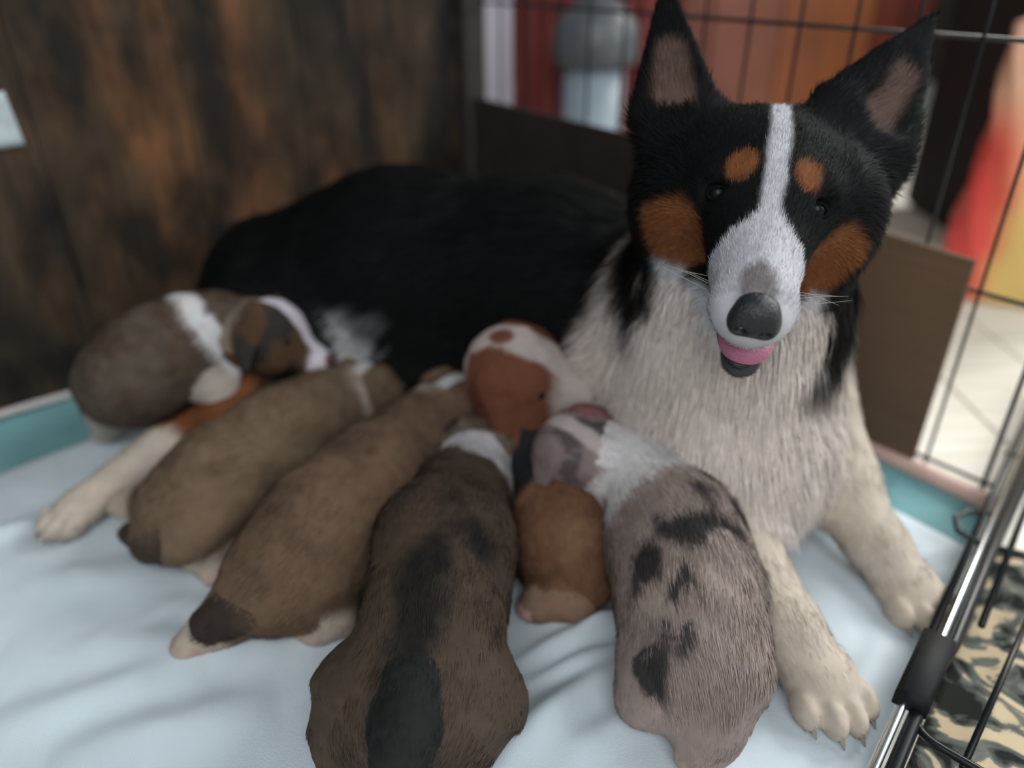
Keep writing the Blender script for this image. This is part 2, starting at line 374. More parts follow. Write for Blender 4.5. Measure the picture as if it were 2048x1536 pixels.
# white sheet with folds
RIDGES = [  # (px a, px b, height, width)
    ((1260, 1225), (1020, 1345), .0050, .0065), ((1265, 1290), (1040, 1385), .0045, .006), ((1270, 1320), (985, 1530), .008, .012),
    ((1150, 1260), (1240, 1240), .003, .008), ((-160, 1130), (95, 1045), .006, .009), ((0, 1320), (660, 1290), .006, .022), ((-40, 1470), (420, 1350), .007, .016),
    ((90, 1536), (560, 1420), .007, .02), ((1120, 1536), (1330, 1400), .005, .012), ((1560, 1010), (1700, 1330), .004, .02), ((300, 1215), (640, 1260), .004, .015),
    ((30, 1180), (330, 1150), .004, .018), ((1660, 1490), (1790, 1250), .004, .012), ((1000, 1450), (1200, 1490), .003, .02)]
def seg_d(X, a, b):
    ab = b-a; h = np.clip(((X-a)@ab)/(ab@ab), 0, 1); return np.linalg.norm(X-a-h[..., None]*ab, axis=-1), h
ns, ntt = 230, 300
_a, _b = P(1722, 1580, .03)-CB, P(2075, 790, .03)-CB
def rail_s(t):
    ta, sa, tb, sb = -_a@E1, _a@E2, -_b@E1, _b@E2
    return np.maximum(sa+(sb-sa)*(t-ta)/(tb-ta)-.004, .70)
u = np.linspace(0, 1, ns); v = np.linspace(0, 1, ntt); U, Vv = np.meshgrid(u, v, indexing='ij')
t_ = .100+Vv*1.15; s0 = .120+.012*np.sin(t_*7.)+.006*np.sin(t_*19); s1 = rail_s(t_)
S_ = s0+(s1-s0)*U; t_ = t_ + (.010*np.sin(S_*15)+.01*np.sin(S_*6+1))*(1-Vv)
XY = CB[None, None, :]+S_[..., None]*E2-t_[..., None]*E1
H = .0035+.006*(fbm(XY*np.array([1, 1, 0])+np.array([0, 0, .3]), 9, 3)-.5)+.002*(fbm(XY, 40, 2, 4)-.5)
for a, b, hh, wd in RIDGES:
    d, q = seg_d(XY, P(*a, 0), P(*b, 0)); d = d+.006*(fbm(XY, 25, 2, 9)-.5)
    H = H + 1.5*hh*np.exp(-(d/wd)**2)*np.sin(np.clip(q, .005, .995)*math.pi)**.8
edge = np.minimum(np.minimum(U*(s1-s0), Vv*1.15)/.012, 1); H = np.maximum(H, -.0005)*(.25+.75*edge)+.0006
XY = XY+H[..., None]*UZ; V = XY.reshape(-1, 3)
i, j = np.meshgrid(np.arange(ns-1), np.arange(ntt-1), indexing='ij'); o = (i*ntt+j).ravel()
me = raw_mesh('sheet', V, np.stack([o, o+1, o+ntt+1, o+ntt], 1)); me.materials.append(plain('white_sheet', (.61, .695, .745), .9, spec=.2, var=.05, scale=14, bump=.25, bscale=900))
o = link(bpy.data.objects.new('sheet', me)); o.modifiers.new('thick', 'SOLIDIFY').thickness = .0012; o.modifiers['thick'].offset = -1
tag(o, 'rumpled white cotton sheet covering the pen floor', 'sheet')
# ================================================================== CRATE AND ROOM
def card_material():
    m, nt, b = nodes('cardboard'); L = nt.links.new
    tc = nt.nodes.new('ShaderNodeTexCoord'); mp = nt.nodes.new('ShaderNodeMapping'); mp.inputs['Scale'].default_value = (3, 3, 90); L(tc.outputs['Object'], mp.inputs[0])
    n = nt.nodes.new('ShaderNodeTexNoise'); n.inputs['Scale'].default_value = 2; n.inputs['Detail'].default_value = 4; L(mp.outputs[0], n.inputs['Vector'])
    r = nt.nodes.new('ShaderNodeValToRGB'); r.color_ramp.elements[0].color = (.105, .066, .043, 1); r.color_ramp.elements[1].color = (.155, .098, .064, 1)
    L(n.outputs['Fac'], r.inputs[0]); L(r.outputs[0], b.inputs['Base Color']); b.inputs['Roughness'].default_value = .85; b.inputs['Specular IOR Level'].default_value = .2
    return m
M_CARD = card_material()
def card(s0, s1, z0a, z0b, label, t=.004):
    V = [B(s0, t, .001), B(s1, t, .001), B(s1, t, z0b), B(s0, t, z0a)]
    o_ = -E1*.005; mb = MB(); mb.add(V+[v+o_ for v in V], [(0, 1, 2, 3), (7, 6, 5, 4), (0, 4, 5, 1), (1, 5, 6, 2), (2, 6, 7, 3), (3, 7, 4, 0)])
    root = mb.build('cardboard_sheet', M_CARD, smooth=False); tag(root, label, 'cardboard')
    return root
o = card(.02, .355, .27, .262, 'cardboard sheet with painted-in shade lining the back corner behind the mother dog', t=.006); o.data.materials.clear(); o.data.materials.append(plain('shaded_cardboard', (.016, .0105, .008), .9, var=.25, scale=25))  # shade of the back corner is put into this near-black colour
card(.357, .697, .238, .219, 'brown cardboard sheet standing upright beside the mother dog, next to the bright floor', t=.006)

# wire back side of the crate
wb = bpy.data.objects.new('wire_crate_panel', None); link(wb); wb.location = B(0.38, -.006); bpy.context.view_layer.update()
tag(wb, 'black wire grid panel of the crate behind the mother dog', 'crate panel')
WR = .0016; proto = None
for i in range(15):
    s = .008+i*.0535
    mb = MB(); mb.tube([B(s, -.006, 0), B(s, -.006, .70)], WR if i < 14 else .0022, 8); mb.build('wire', M_WIRE, wb)
for z in (.01, .187, .388, .57, .70):
    mb = MB(); mb.tube([B(.0, -.0092, z), B(.765, -.0092, z)], WR*1.25, 8); mb.build('wire', M_WIRE, wb)

# crate door folded open at the right: threshold rails, steel rod, clips, wire loop
dA, dB = P(1722, 1580, .03), P(2075, 790, .03)
dd = nrm(dB-dA); do = nrm(np.cross(dd, UZ)); 
if do[0] < 0: do = -do
dl = np.linalg.norm(dB-dA)
def DR(t, o, z): return dA+dd*t+do*o+UZ*(z-.03)
def along(px, py): q = P(px, py, .03)-dA; return q@dd, q@do
tc0 = along(1835, 1330)[0]
dr = bpy.data.objects.new('crate_door', None); link(dr); dr.location = DR(dl*.5, .03, 0); bpy.context.view_layer.update()
tag(dr, 'black wire crate door folded open at the right edge of the bed', 'crate door')
mb = MB(); mb.tube([DR(tc0, .0, .029), DR(dl+.1, .0, .029)], .0030, 10); mb.build('rail', M_WIRE, dr)
mb = MB(); mb.tube([DR(-.34, .0015, .027), DR(tc0, .0015, .027), DR(tc0+.03, .0070, .028), DR(dl+.1, .0070, .028)], .0028, 10); mb.build('steel_rod', M_STEEL, dr)
mb = MB(); mb.tube([DR(-.34, .0105, .024), DR(tc0, .0105, .024), DR(tc0+.04, .0145, .026), DR(dl+.1, .0145, .026)], .0046, 10); mb.build('rail', M_WIRE, dr)
mb = MB(); mb.tube([DR(.19, .026, .022), DR(dl+.1, .026, .022)], .0026, 10); mb.build('rail', M_WIRE, dr)
mb = MB(); mb.box(DR(tc0-.036, -.005, .020), dd*.070, do*.021, UZ*.018, .004); mb.build('clip', plain('black_plastic', (.008, .009, .010), .6, spec=.2), dr)
tc1 = along(1935, 1060)[0]
mb = MB(); mb.tube([DR(tc1-.012, .004, .03), DR(tc1-.012, -.012, .034), DR(tc1+.004, -.018, .034), DR(tc1+.02, -.012, .034), DR(tc1+.035, .004, .03)], .0024, 8); mb.build('latch_loop', M_WIRE, dr)
# wire frame of the door, lying outward over the camouflage cloth, rounded corner
c0 = along(1805, 1440); 
cor = [DR(.42, .02, .024), DR(c0[0]+.03, .012, .024)]
for k in range(7):
    a = math.pi/2*k/6; cor.append(DR(c0[0]+.012-.012*math.sin(a), .030-.018*math.cos(a), .024))
cor += [DR(c0[0]-.004, .12, .022), DR(c0[0]-.01, .36, .02)]
mb = MB(); mb.tube(cor, .0026, 8); mb.build('door_frame', M_WIRE, dr)
for (pa, pb) in [((1945, 1085), (2140, 1130)), ((2010, 905), (2200, 960))]:
    mb = MB(); mb.tube([P(*pa, .024), P(*pb, .024)], .0022, 8); mb.build('wire', M_WIRE, dr)
mb = MB(); mb.tube([P(1925, 1536, .02), P(2090, 1160, .02)], .0022, 8); mb.build('wire', M_WIRE, dr)

# camouflage cloth outside the crate
def camo_material():
    m, nt, b = nodes('camouflage_cloth'); L = nt.links.new
    tc = nt.nodes.new('ShaderNodeTexCoord'); n = nt.nodes.new('ShaderNodeTexNoise'); n.inputs['Scale'].default_value = 17; n.inputs['Detail'].default_value = 6; n.inputs['Distortion'].default_value = 2.2
    L(tc.outputs['Object'], n.inputs['Vector']); r = nt.nodes.new('ShaderNodeValToRGB'); r.color_ramp.interpolation = 'EASE'; e = r.color_ramp.elements
    e[0].position = .42; e[0].color = (.018, .020, .018, 1); e[1].position = .60; e[1].color = (.58, .47, .31, 1)
    x = e.new(.475); x.color = (.085, .095, .085, 1); x = e.new(.535); x.color = (.16, .165, .145, 1); x = e.new(.55); x.color = (.50, .41, .27, 1)
    L(n.outputs['Fac'], r.inputs[0]); L(r.outputs[0], b.inputs['Base Color']); b.inputs['Roughness'].default_value = .9; b.inputs['Specular IOR Level'].default_value = .15
    return m
nu, nv = 60, 70; V = []
q0, q1, q2, q3 = DR(-.16, .016, 0), DR(-.20, .30, 0), DR(.40, .34, 0), DR(.335, .016, 0)
for q_ in (q0, q1, q2, q3): q_[2] = 0
Uc, Vc = np.meshgrid(np.linspace(0, 1, nu), np.linspace(0, 1, nv), indexing='ij')
Xc = ((1-Uc)*(1-Vc))[..., None]*q0+(Uc*(1-Vc))[..., None]*q1+(Uc*Vc)[..., None]*q2+((1-Uc)*Vc)[..., None]*q3
Xc[..., 2] = .002+.010*fbm(Xc, 22, 3, 2)*np.minimum(1, np.minimum(np.minimum(Uc, 1-Uc), np.minimum(Vc, 1-Vc))*10)
Xc += do*(.010*np.sin(Vc*11)*Uc**3)[..., None]+dd*(.008*np.sin(Uc*9)*(Vc**4-(1-Vc)**4))[..., None]
o = (np.arange(nu-1)[:, None]*nv+np.arange(nv-1)[None, :]).ravel()
me = raw_mesh('camouflage_cloth', Xc.reshape(-1, 3)-np.array([0, 0, .0075]), np.stack([o, o+nv, o+nv+1, o+1], 1)); me.materials.append(camo_material())
o = link(bpy.data.objects.new('camouflage_cloth', me)); o.modifiers.new('thick', 'SOLIDIFY').thickness = .0015
tag(o, 'leaf camouflage cloth spread under the open crate door', 'cloth')

# red and yellow bag standing on the bright floor
def bag_material():
    m, nt, b = nodes('printed_bag'); L = nt.links.new
    tc = nt.nodes.new('ShaderNodeTexCoord'); mp = nt.nodes.new('ShaderNodeMapping'); mp.inputs['Location'].default_value = (-.715+.13, -1.17, -.10); L(tc.outputs['Object'], mp.inputs[0])
    n = nt.nodes.new('ShaderNodeTexNoise'); n.inputs['Scale'].default_value = 8; L(tc.outputs['Object'], n.inputs['Vector'])
    sx = nt.nodes.new('ShaderNodeSeparateXYZ'); L(tc.outputs['Object'], sx.inputs[0])
    def ramp(src, a, b_, c0, c1):
        mr = nt.nodes.new('ShaderNodeMapRange'); mr.interpolation_type = 'SMOOTHSTEP'; mr.inputs[1].default_value = a; mr.inputs[2].default_value = b_; L(src, mr.inputs[0]); return mr.outputs[0]
    def mix(f, a, c):
        x = nt.nodes.new('ShaderNodeMix'); x.data_type = 'RGBA'; L(f, x.inputs[0])
        for k_, q in ((6, a), (7, c)):
            if isinstance(q, tuple): x.inputs[k_].default_value = (*q, 1)
            else: L(q, x.inputs[k_])
        return x.outputs[2]
    base = mix(ramp(sx.outputs['Z'], .08, .33, 0, 1), (.82, .56, .18), (.92, .50, .33))
    ad = nt.nodes.new('ShaderNodeMath'); ad.operation = 'MULTIPLY_ADD'; L(n.outputs['Fac'], ad.inputs[0]); ad.inputs[1].default_value = .06; L(sx.outputs['X'], ad.inputs[2])
    fx = ramp(ad.outputs[0], -.005, -.055, 0, 1)
    fz = ramp(sx.outputs['Z'], .30, .20, 0, 1)
    mm = nt.nodes.new('ShaderNodeMath'); mm.operation = 'MULTIPLY'; L(fx, mm.inputs[0]); L(fz, mm.inputs[1])
    L(mix(mm.outputs[0], base, (.90, .10, .08)), b.inputs['Base Color']); b.inputs['Roughness'].default_value = .4
    return m
g = D(2035, 600, 1.17); gx, gy = float(g[0]), float(g[1])
V = []; Fc = []; nz, na = 24, 36
for i in range(nz+1):
    f = i/nz; z = .40*f
    wd = .115*(1-.10*f+.03*math.sin(f*9)); dp = .055*(1-f**3*.85)+.006
    for k in range(na):
        a = 2*math.pi*k/na; ca, sa = math.cos(a), math.sin(a); e = .6
        x = wd*math.copysign(abs(ca)**e, ca); y = dp*math.copysign(abs(sa)**e, sa)
        zz = z if f < .9 else z-.028*(f-.9)/.1*sst(.6, 1, abs(ca))
        V.append((x+.004*math.sin(7*z*9+k), y+.004*math.sin(k*1.7+z*40), zz-.006))
for i in range(nz):
    for k in range(na): j = (k+1) % na; Fc.append((i*na+k, i*na+j, i*na+na+j, i*na+na+k))
Fc.append(tuple(range(na-1, -1, -1))); Fc.append(tuple(nz*na+k for k in range(na)))
me = bpy.data.meshes.new('printed_bag'); me.from_pydata(V, [], Fc); me.materials.append(bag_material())
for p in me.polygons: p.use_smooth = True
o = link(bpy.data.objects.new('printed_bag', me)); o.location = (gx, gy, 0); o.rotation_euler = (0, 0, -.45)
tag(o, 'tall red and yellow paper bag standing on the bright floor at the right', 'bag')

# reddish wooden cupboard of upright boards beyond the wire
cab = bpy.data.objects.new('board_cupboard', None); link(cab); cab.location = (.50, 1.62, -.007); bpy.context.view_layer.update()
tag(cab, 'reddish orange wooden cupboard of upright boards behind the wire panel', 'cupboard')
def reddish(nm, c):
    return plain(nm, c, .55, var=.25, scale=6)
cols = [tuple(v*1.35 for v in c_) for c_ in [(.16, .055, .035), (.21, .075, .050), (.22, .080, .048), (.27, .085, .032), (.30, .095, .030), (.16, .03, .015), (.10, .015, .010)]]
xs = [.30, .385, .455, .515, .60, .69, .735, .80]
for i in range(7):
    mb = MB(); mb.box((xs[i]+.001, 1.62-.004*(i % 2), .02), (xs[i+1]-xs[i]-.002, 0, 0), (0, .025, 0), (0, 0, .95), .003); mb.build('board', reddish('red_wood_%d' % i, cols[i]), cab, smooth=False)
mb = MB(); mb.box((.30, 1.645, -.006), (.50, 0, 0), (0, .35, 0), (0, 0, .98), .004); mb.build('carcass', plain('cupboard_body', (.09, .03, .02), .7), cab, smooth=False)
# black storage box
mb = MB(); mb.box((.80, 1.25, -.006), (.30, 0, 0), (0, .3, 0), (0, 0, .62), .012); o = mb.build('storage_box', plain('black_box', (.010, .009, .008), .8, var=.2, scale=20), smooth=False)
mb = MB(); mb.box((.795, 1.245, .612), (.31, 0, 0), (0, .31, 0), (0, 0, .03), .008); mb.build('lid', plain('black_lid', (.012, .010, .009), .7), o, smooth=False)
tag(o, 'tall black storage box between the cupboard and the paper bag', 'box')

# things standing behind the back corner: white board, red cloth, grey blue jug
mb = MB(); mb.box((-.085, 1.46, -.006), (.085, 0, 0), (0, .03, 0), (0, 0, .9), .004); o = mb.build('white_board', plain('white_paint', (.86, .77, .90), .5, var=.05, scale=9), smooth=False)
tag(o, 'white upright board standing behind the dark corner post', 'board')
V = []; Fc = []; n_ = 60
for i in range(n_+1):
    x = .005+.30*i/n_; y = 1.52+.012*math.sin(i*.9)+.005*math.sin(i*2.3)
    for z in np.linspace(-.006, .9, 12): V.append((x, y+.004*math.sin(z*9+i*.3), z))
for i in range(n_):
    for j in range(11): o_ = i*12+j; Fc.append((o_, o_+12, o_+13, o_+1))
o = mesh_obj('red_cloth', V, Fc, plain('red_cloth', (.24, .055, .045), .9, var=.2, scale=8)); o.modifiers.new('thick', 'SOLIDIFY').thickness = .003
tag(o, 'red cloth hanging in folds beside the white board', 'cloth')
jg = bpy.data.objects.new('water_jug', None); link(jg); jg.location = (.14, 1.40, -.007); bpy.context.view_layer.update()
tag(jg, 'grey blue jug with a narrow neck in front of the red cloth', 'jug')
def lathe(mb, c, prof, n=24):
    V = []; Fc = []
    for r, z in prof:
        for k in range(n): a = 2*math.pi*k/n; V.append((c[0]+r*math.cos(a), c[1]+r*math.sin(a), z))
    for i in range(len(prof)-1):
        for k in range(n): j = (k+1) % n; Fc.append((i*n+k, i*n+j, i*n+n+j, i*n+n+k))
    Fc.append(tuple(range(n-1, -1, -1))); Fc.append(tuple((len(prof)-1)*n+k for k in range(n))); mb.add(V, Fc)
mb = MB(); lathe(mb, (.14, 1.40), [(.05, -.006), (.052, .02), (.052, .275)]); mb.build('base', plain('jug_base', (.30, .37, .42), .4, var=.1), jg)
mb = MB(); lathe(mb, (.14, 1.40), [(.0525, .275), (.07, .283), (.072, .30), (.070, .34), (.050, .366), (.034, .378)]); mb.build('jug_body', plain('jug_body', (.105, .115, .125), .4, var=.1), jg)
mb = MB(); lathe(mb, (.14, 1.40), [(.034, .376), (.032, .46), (.030, .56), (.034, .60), (.034, .61)]); mb.build('neck', plain('jug_neck', (.21, .24, .27), .4, var=.1), jg)
# ================================================================== MOTHER DOG
S0 = D(1540, 385, .462); N0 = D(1517, 635, .405)
hy = nrm(N0-S0); hx = nrm(np.array([1., 0, 0])-hy*hy[0]); hz = np.cross(hy, hx)*1.0
if hz[2] < 0: hz = -hz
def Hd(x, y, z): return S0+hx*x+hy*y+hz*z
def Hl(V): q = V-S0; return q@hx, q@hy, q@hz
BLACK = np.array([.0050, .0053, .0056]); WHITE = np.array([.86, .745, .68]); TAN = np.array([.21, .078, .030]); CREAM = np.array([.62, .53, .44])

def add_paw(bd, c, fwd, scale=1.0, tag='paw'):
    fwd = nrm(fwd*np.array([1, 1, 0])); sd = np.array([fwd[1], -fwd[0], 0])
    bd.ell(c, [fwd*.026*scale, sd*.024*scale, UZ*.018*scale], .012, fwd, tag)
    tips = []
    for i, o in enumerate((-.0205, -.0070, .0070, .0205)):
        f = (.026 if i in (1, 2) else .016)*scale
        q = c+fwd*f+sd*o*scale-UZ*.003*scale
        bd.ell(q, [fwd*.015*scale, sd*.0078*scale, UZ*.0125*scale], .0012, fwd, tag); tips.append((q+fwd*.0125*scale-UZ*.004*scale, fwd))
    return tips
def build_mother():
    bd = Body()
    # head
    bd.ell(Hd(0, -.042, -.024), [hx*.052, hy*.048, hz*.040], .02, -hy, 'head')
    bd.ell(Hd(0, -.016, -.018), [hx*.040, hy*.036, hz*.022], .02, -hy, 'head')
    bd.cone(Hd(0, -.005, -.026), Hd(0, .074, -.021), .034, .0225, .02, -hy, 'head')
    bd.ell(Hd(0, .078, -.017), [hx*.021, hy*.020, hz*.018], .012, -hy, 'head')
    bd.cone(Hd(.002, -.02, -.058), Hd(.007, .064, -.080), .023, .0125, .012, -hy, 'jaw')
    for sg in (-1, 1):
        bd.ell(Hd(.048*sg, -.046, -.050), [hx*.034, hy*.044, hz*.044], .025, -hy*.5-hz+hx*sg*.4, 'head')
        bd.ell(Hd(.0285*sg, -.016, -.006), [hx*.011, hy*.010, hz*.009], .012, -hy, 'head')   # brow
        bd.ell(Hd(.0304*sg, .001, -.006), [hx*.008, hy*.006, hz*.007], .004, -hy, 'head', sub=True)   # eye socket
    ears = [(D(1350, 225, .515), D(1332, -14, .52), -.25), (D(1725, 262, .515), D(1864, 42, .525), .35)]
    for a, b, ox in ears:
        fc = nrm(-FW+RT*ox*.8); bd.cone(a, b, .030 if ox < 0 else .043, .005, .015, nrm(b-a), 'ear', fc, 2.6)
        bd.cone(a+(b-a)*.15+fc*.016, a+(b-a)*.80+fc*.007, .021, .003, .006, nrm(b-a), 'ear', fc, 1.6, sub=True)
    # neck, chest, trunk
    bd.cone(Hd(0, -.070, -.075), (.172, .56, .20), .058, .076, .04, (-.1, -.2, -1), 'neck')
    bd.cone((.174, .56, .20), (.178, .545, .10), .074, .078, .05, (0, -.15, -1), 'chest')
    bd.ell((.178, .535, .085), [(.072, 0, 0), (0, .075, 0), (0, 0, .085)], .03, (0, -.1, -1), 'chest')
    bd.cone((.15, .62, .135), (.03, .74, .138), .100, .108, .05, (-.8, .6, -.35), 'trunk')
    bd.cone((.03, .74, .138), (-.12, .79, .132), .108, .110, .05, (-1, .3, -.35), 'trunk')
    bd.cone((-.12, .79, .132), (-.25, .80, .112), .110, .090, .05, (-1, .1, -.4), 'trunk')
    bd.cone((.08, .66, .06), (-.20, .73, .055), .06, .06, .05, (-1, .2, -.3), 'belly')
    # hind leg: thigh, shank, foot reaching out to the left under the puppies
    bd.ell((-.25, .73, .085), [(.085, .01, 0), (0, .075, .01), (0, 0, .075)], .04, (-.5, -.5, -.5), 'thigh')
    kn = P(470, 850, .050); hk = P(345, 880, .034); ft = P(175, 1005, .020)
    bd.cone((-.24, .70, .07), kn, .055, .034, .03, None, 'thigh')
    bd.cone(kn, hk, .031, .023, .015, None, 'hind')
    bd.cone(hk, ft, .021, .017, .012, None, 'hind')
    tips = add_paw(bd, ft+nrm(ft-hk)*.012, ft-hk, .80, 'hind')
    # fore legs
    el = (.235, .59, .12); eR = P(1655, 945, .062); wR = P(1755, 1090, .034); pR = P(1808, 1165, .019)
    bd.cone(el, eR, .062, .036, .03, None, 'fore'); bd.cone(eR, wR, .034, .022, .02, None, 'fore'); bd.cone(wR, pR, .022, .019, .012, None, 'fore')
    tips += add_paw(bd, pR+nrm(pR-wR)*.006, np.array([.25, -1, 0]), 1.02, 'paw')
    eL = P(1440, 1030, .052); wL = P(1572, 1255, .034); pL = P(1636, 1350, .020)
    bd.cone((.158, .57, .10), eL, .050, .036, .03, None, 'fore'); bd.cone(eL, wL, .034, .023, .02, None, 'fore'); bd.cone(wL, pL, .023, .020, .012, None, 'fore')
    tips += add_paw(bd, pL+nrm(pL-wL)*.004, np.array([.18, -1, 0]), 1.02, 'paw')
    # tail tucked behind
    bd.cone((-.30, .82, .08), (-.25, .90, .05), .035, .034, .03, None, 'tail'); bd.cone((-.25, .90, .05), (-.12, .96, .04), .034, .02, .02, None, 'tail')
    V, Q, N = bd.mesh(.0026)
    V[:, 2] = np.maximum(V[:, 2], .0045)
    flow, tg = bd.flow(V)
    x, y, z = Hl(V); ax = np.abs(x); nz_ = fbm(V, 60, 3)-.5; nzb = fbm(V, 22, 3, 5)-.5
    col = np.tile(BLACK, (len(V), 1)); T = lambda *a: np.isin(tg, a)
    L = np.full(len(V), .022); dens = np.ones(len(V))
    # body colours
    chest = T('chest', 'neck'); col[chest] = WHITE
    col[T('fore')] = CREAM; col[T('paw')] = CREAM*.95
    tr = T('trunk', 'belly'); mwh = sst(-.01, .02, (V[:, 0]-.142)*.75-(V[:, 1]-.66)*.65+nzb*.04)
    col = np.where(tr[:, None], mixc(col, WHITE, mwh), col)
    tun = T('belly', 'trunk') & (V[:, 0] > -.22) & (V[:, 0] < -.08) & (V[:, 1] < .735)
    mb_ = sst(.165, .115, V[:, 2]+nz_*.05)*sst(.42, .56, fbm(V, 38, 3, 8)+.08)*sst(.045, .025, np.abs(V[:, 0]+.150)+nz_*.03); col = np.where(tun[:, None], mixc(col, np.array([.42, .42, .42]), mb_), col)
    # hind leg: tan hock, white foot
    th = T('thigh', 'hind'); ad_ = (V-hk)@nrm(ft-hk)
    m1 = sst(-.075, -.055, ad_+nz_*.02)*T('thigh', 'hind'); col = mixc(col, TAN, m1); col = mixc(col, CREAM, sst(.000, .014, ad_+nz_*.02)*th)
    # head
    hd = T('head', 'jaw', 'ear'); nk = T('neck', 'chest')
    mane = nk & (z > -.19) & (y < .03)
    m = sst(.050, .064, ax+nz_*.03)*sst(0, .035, z+nzb*.05-np.where(x < 0, -.150, -.172))*sst(.102, .088, ax+nz_*.03); m = np.maximum(m, sst(-.055, -.03, z)); col = np.where(mane[:, None], mixc(col, BLACK, m), col)
    hc = np.tile(BLACK, (len(V), 1))
    tanm = sst(1.15, .8, np.sqrt(((ax-.044)/.023)**2+((y-.000)/.040)**2+((z+.046)/.027)**2)+nz_*.5)
    hc = mixc(hc, TAN, tanm)
    wm = np.maximum(sst(.003, -.001, ax-(.0050+.028*sst(.020, .056, y))+nz_*.004), sst(.058, .066, y))*sst(-.10, -.09, y)   # blaze widening into the muzzle
    wm = np.maximum(wm, sst(-.066, -.078, z+nz_*.012)*sst(.060, .05, ax+nz_*.01))
    wm = wm*sst(-.082, -.074, y); hc = mixc(hc, np.array([.60, .59, .635]), wm)
    for sg in (-1, 1):
        d = np.sqrt(((x-.0192*sg)/.0088)**2+((y+.0080)/.0110)**2)
        hc = mixc(hc, TAN*1.0, sst(1.15, .8, d+nz_*.4)*(z > -.02))
    gm = np.sqrt(((x+.002)/.010)**2+((y-.080)/.016)**2); hc = mixc(hc, np.array([.13, .105, .095]), sst(1.2, .6, gm+nz_)*(z > -.015)*.8)
    jm = T('jaw') & (y > .035); hc = np.where(jm[:, None], mixc(hc, np.array([.03, .028, .028]), sst(.040, .055, y)*.9), hc)
    col = np.where(hd[:, None], hc, col)
    # inner ear
    for a, b, ox in ears:
        fc = nrm(-FW+RT*ox*.8); h = ((V-a)@(b-a))/((b-a)@(b-a)); rad = np.linalg.norm((V-a)-h[:, None]*(b-a)-((V-a)@fc)[:, None]*fc, axis=1)
        m = T('ear')*sst(.16, .04, np.abs(h-.26)-.14+nz_*.1)*sst(.0, .3, N@fc)*sst(.019, .011, rad+h*.012); col = mixc(col, np.array([.135, .085, .070]), m*.9)
    # fur length and density
    L[T('chest', 'neck')] = .034; L[T('fore')] = .011; L[T('paw')] = .0045; L[T('hind')] = .009; L[T('thigh')] = .014; L[T('belly')] = .014
    L[T('jaw')] = .006; L[T('ear')] = .009
    hm = T('head'); lf = .0055+.013*sst(.025, -.05, y)*sst(.035, .065, ax)+.006*sst(-.05, -.09, y); L[hm] = lf[hm]
    L[T('jaw')] = (.005+.018*sst(.03, -.01, y))[T('jaw')]
    L = np.where(mane & (m > -1), np.maximum(L, .036), L)
    L = np.where(T('trunk') & (mwh > .5), .034, L)
    dens[hd] = 3.0; dens[T('chest', 'neck')] = 1.3; dens[V[:, 2] < .012] *= .25
    flow = np.where((T('neck', 'chest') | mane)[:, None], nrm(np.stack([np.sign(x)*ax*3, -.12+0*x, -1+0*x], 1)), flow)
    ebm = T('ear') & (V[:, 2] < ears[0][0][2]+.02); L[ebm] = .014
    body = body_obj('mother_dog', V, Q, col*.85)
    tag(body, 'black, white and tan long-haired mother dog lying down with her head raised', 'dog')
    nosemask = (y > .088) & (z > -.030) & hd; dens[nosemask] = 0
    mouth = hd & (y > .02) & (z < -.040) & (z > -.075); dens[mouth] *= .15
    short = hd & (L < .012)
    lg = ~short
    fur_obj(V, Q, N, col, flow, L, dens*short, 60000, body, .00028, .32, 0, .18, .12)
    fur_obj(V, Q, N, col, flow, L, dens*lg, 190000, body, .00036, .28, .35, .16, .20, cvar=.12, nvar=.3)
    # nose leather
    def hmesh(name, mat, fn, parent=body): m_ = MB(); fn(m_); return m_.build(name, mat, parent)
    nb = Body(); nb.ell(Hd(0, .094, -.011), [hx*.0130, hy*.0090, hz*.0105], .005); nb.ell(Hd(0, .090, -.004), [hx*.0115, hy*.010, hz*.007], .006)
    for sg in (-1, 1):
        nb.ell(Hd(.0080*sg, .095, -.012), [hx*.0060, hy*.007, hz*.0085], .004); nb.ell(Hd(.0068*sg, .1040, -.013), [hx*.0036, hy*.006, hz*.003], .002, sub=True)
    nb.ell(Hd(0, .106, -.020), [hx*.0010, hy*.004, hz*.006], .002, sub=True)
    Vn, Qn, _ = nb.mesh(.0009); me = raw_mesh('nose', Vn, Qn); me.materials.append(M_NOSE); link(bpy.data.objects.new('nose', me), body)
    # tongue and lower lip
    tb = Body(); tb.cone(Hd(.003, .02, -.060), Hd(.006, .060, -.066), .015, .0165, .01, flat=hz, ff=3.2); tb.ell(Hd(.006, .067, -.067), [hx*.015, hy*.012, hz*.0045], .008)
    Vn, Qn, _ = tb.mesh(.0010); me = raw_mesh('tongue', Vn, Qn); me.materials.append(M_TONGUE); link(bpy.data.objects.new('tongue', me), body)
    m_ = MB(); pts = []
    for k in range(25):
        a = math.pi*k/24; pts.append(Hd(.005-.0165*math.cos(a), .030+.046*math.sin(a), -.064-.009*math.sin(a)))
    m_.tube(pts, .0028, 8); m_.build('lip', M_LIP, body)
    # eyes
    for sg in (-1, 1):
        c = Hd(.0292*sg, -.0015, -.0092); m_ = MB(); m_.ell(c, [hx*.0068, hy*.0068, hz*.0068]); ey = m_.build('eye', M_EYE, body)
        m_ = MB(); pts = []
        for k in range(17):
            a = 2*math.pi*k/16; pts.append(c+nrm(hy+hz)*.0058+hx*.0066*math.cos(a)+nrm(hz-hy)*.0042*math.sin(a)-nrm(hy+hz)*.0022*math.cos(a)**2)
        m_.tube(pts, .0011, 6); m_.build('eyelid', M_LID, ey)
    for (q, f) in tips:
        m_ = MB(); m_.tube([q-f*.003, q+f*.002-UZ*.001, q+f*.005-UZ*.0035], [.0019, .0016, .0006], 8); m_.build('claw', M_NAIL, body)
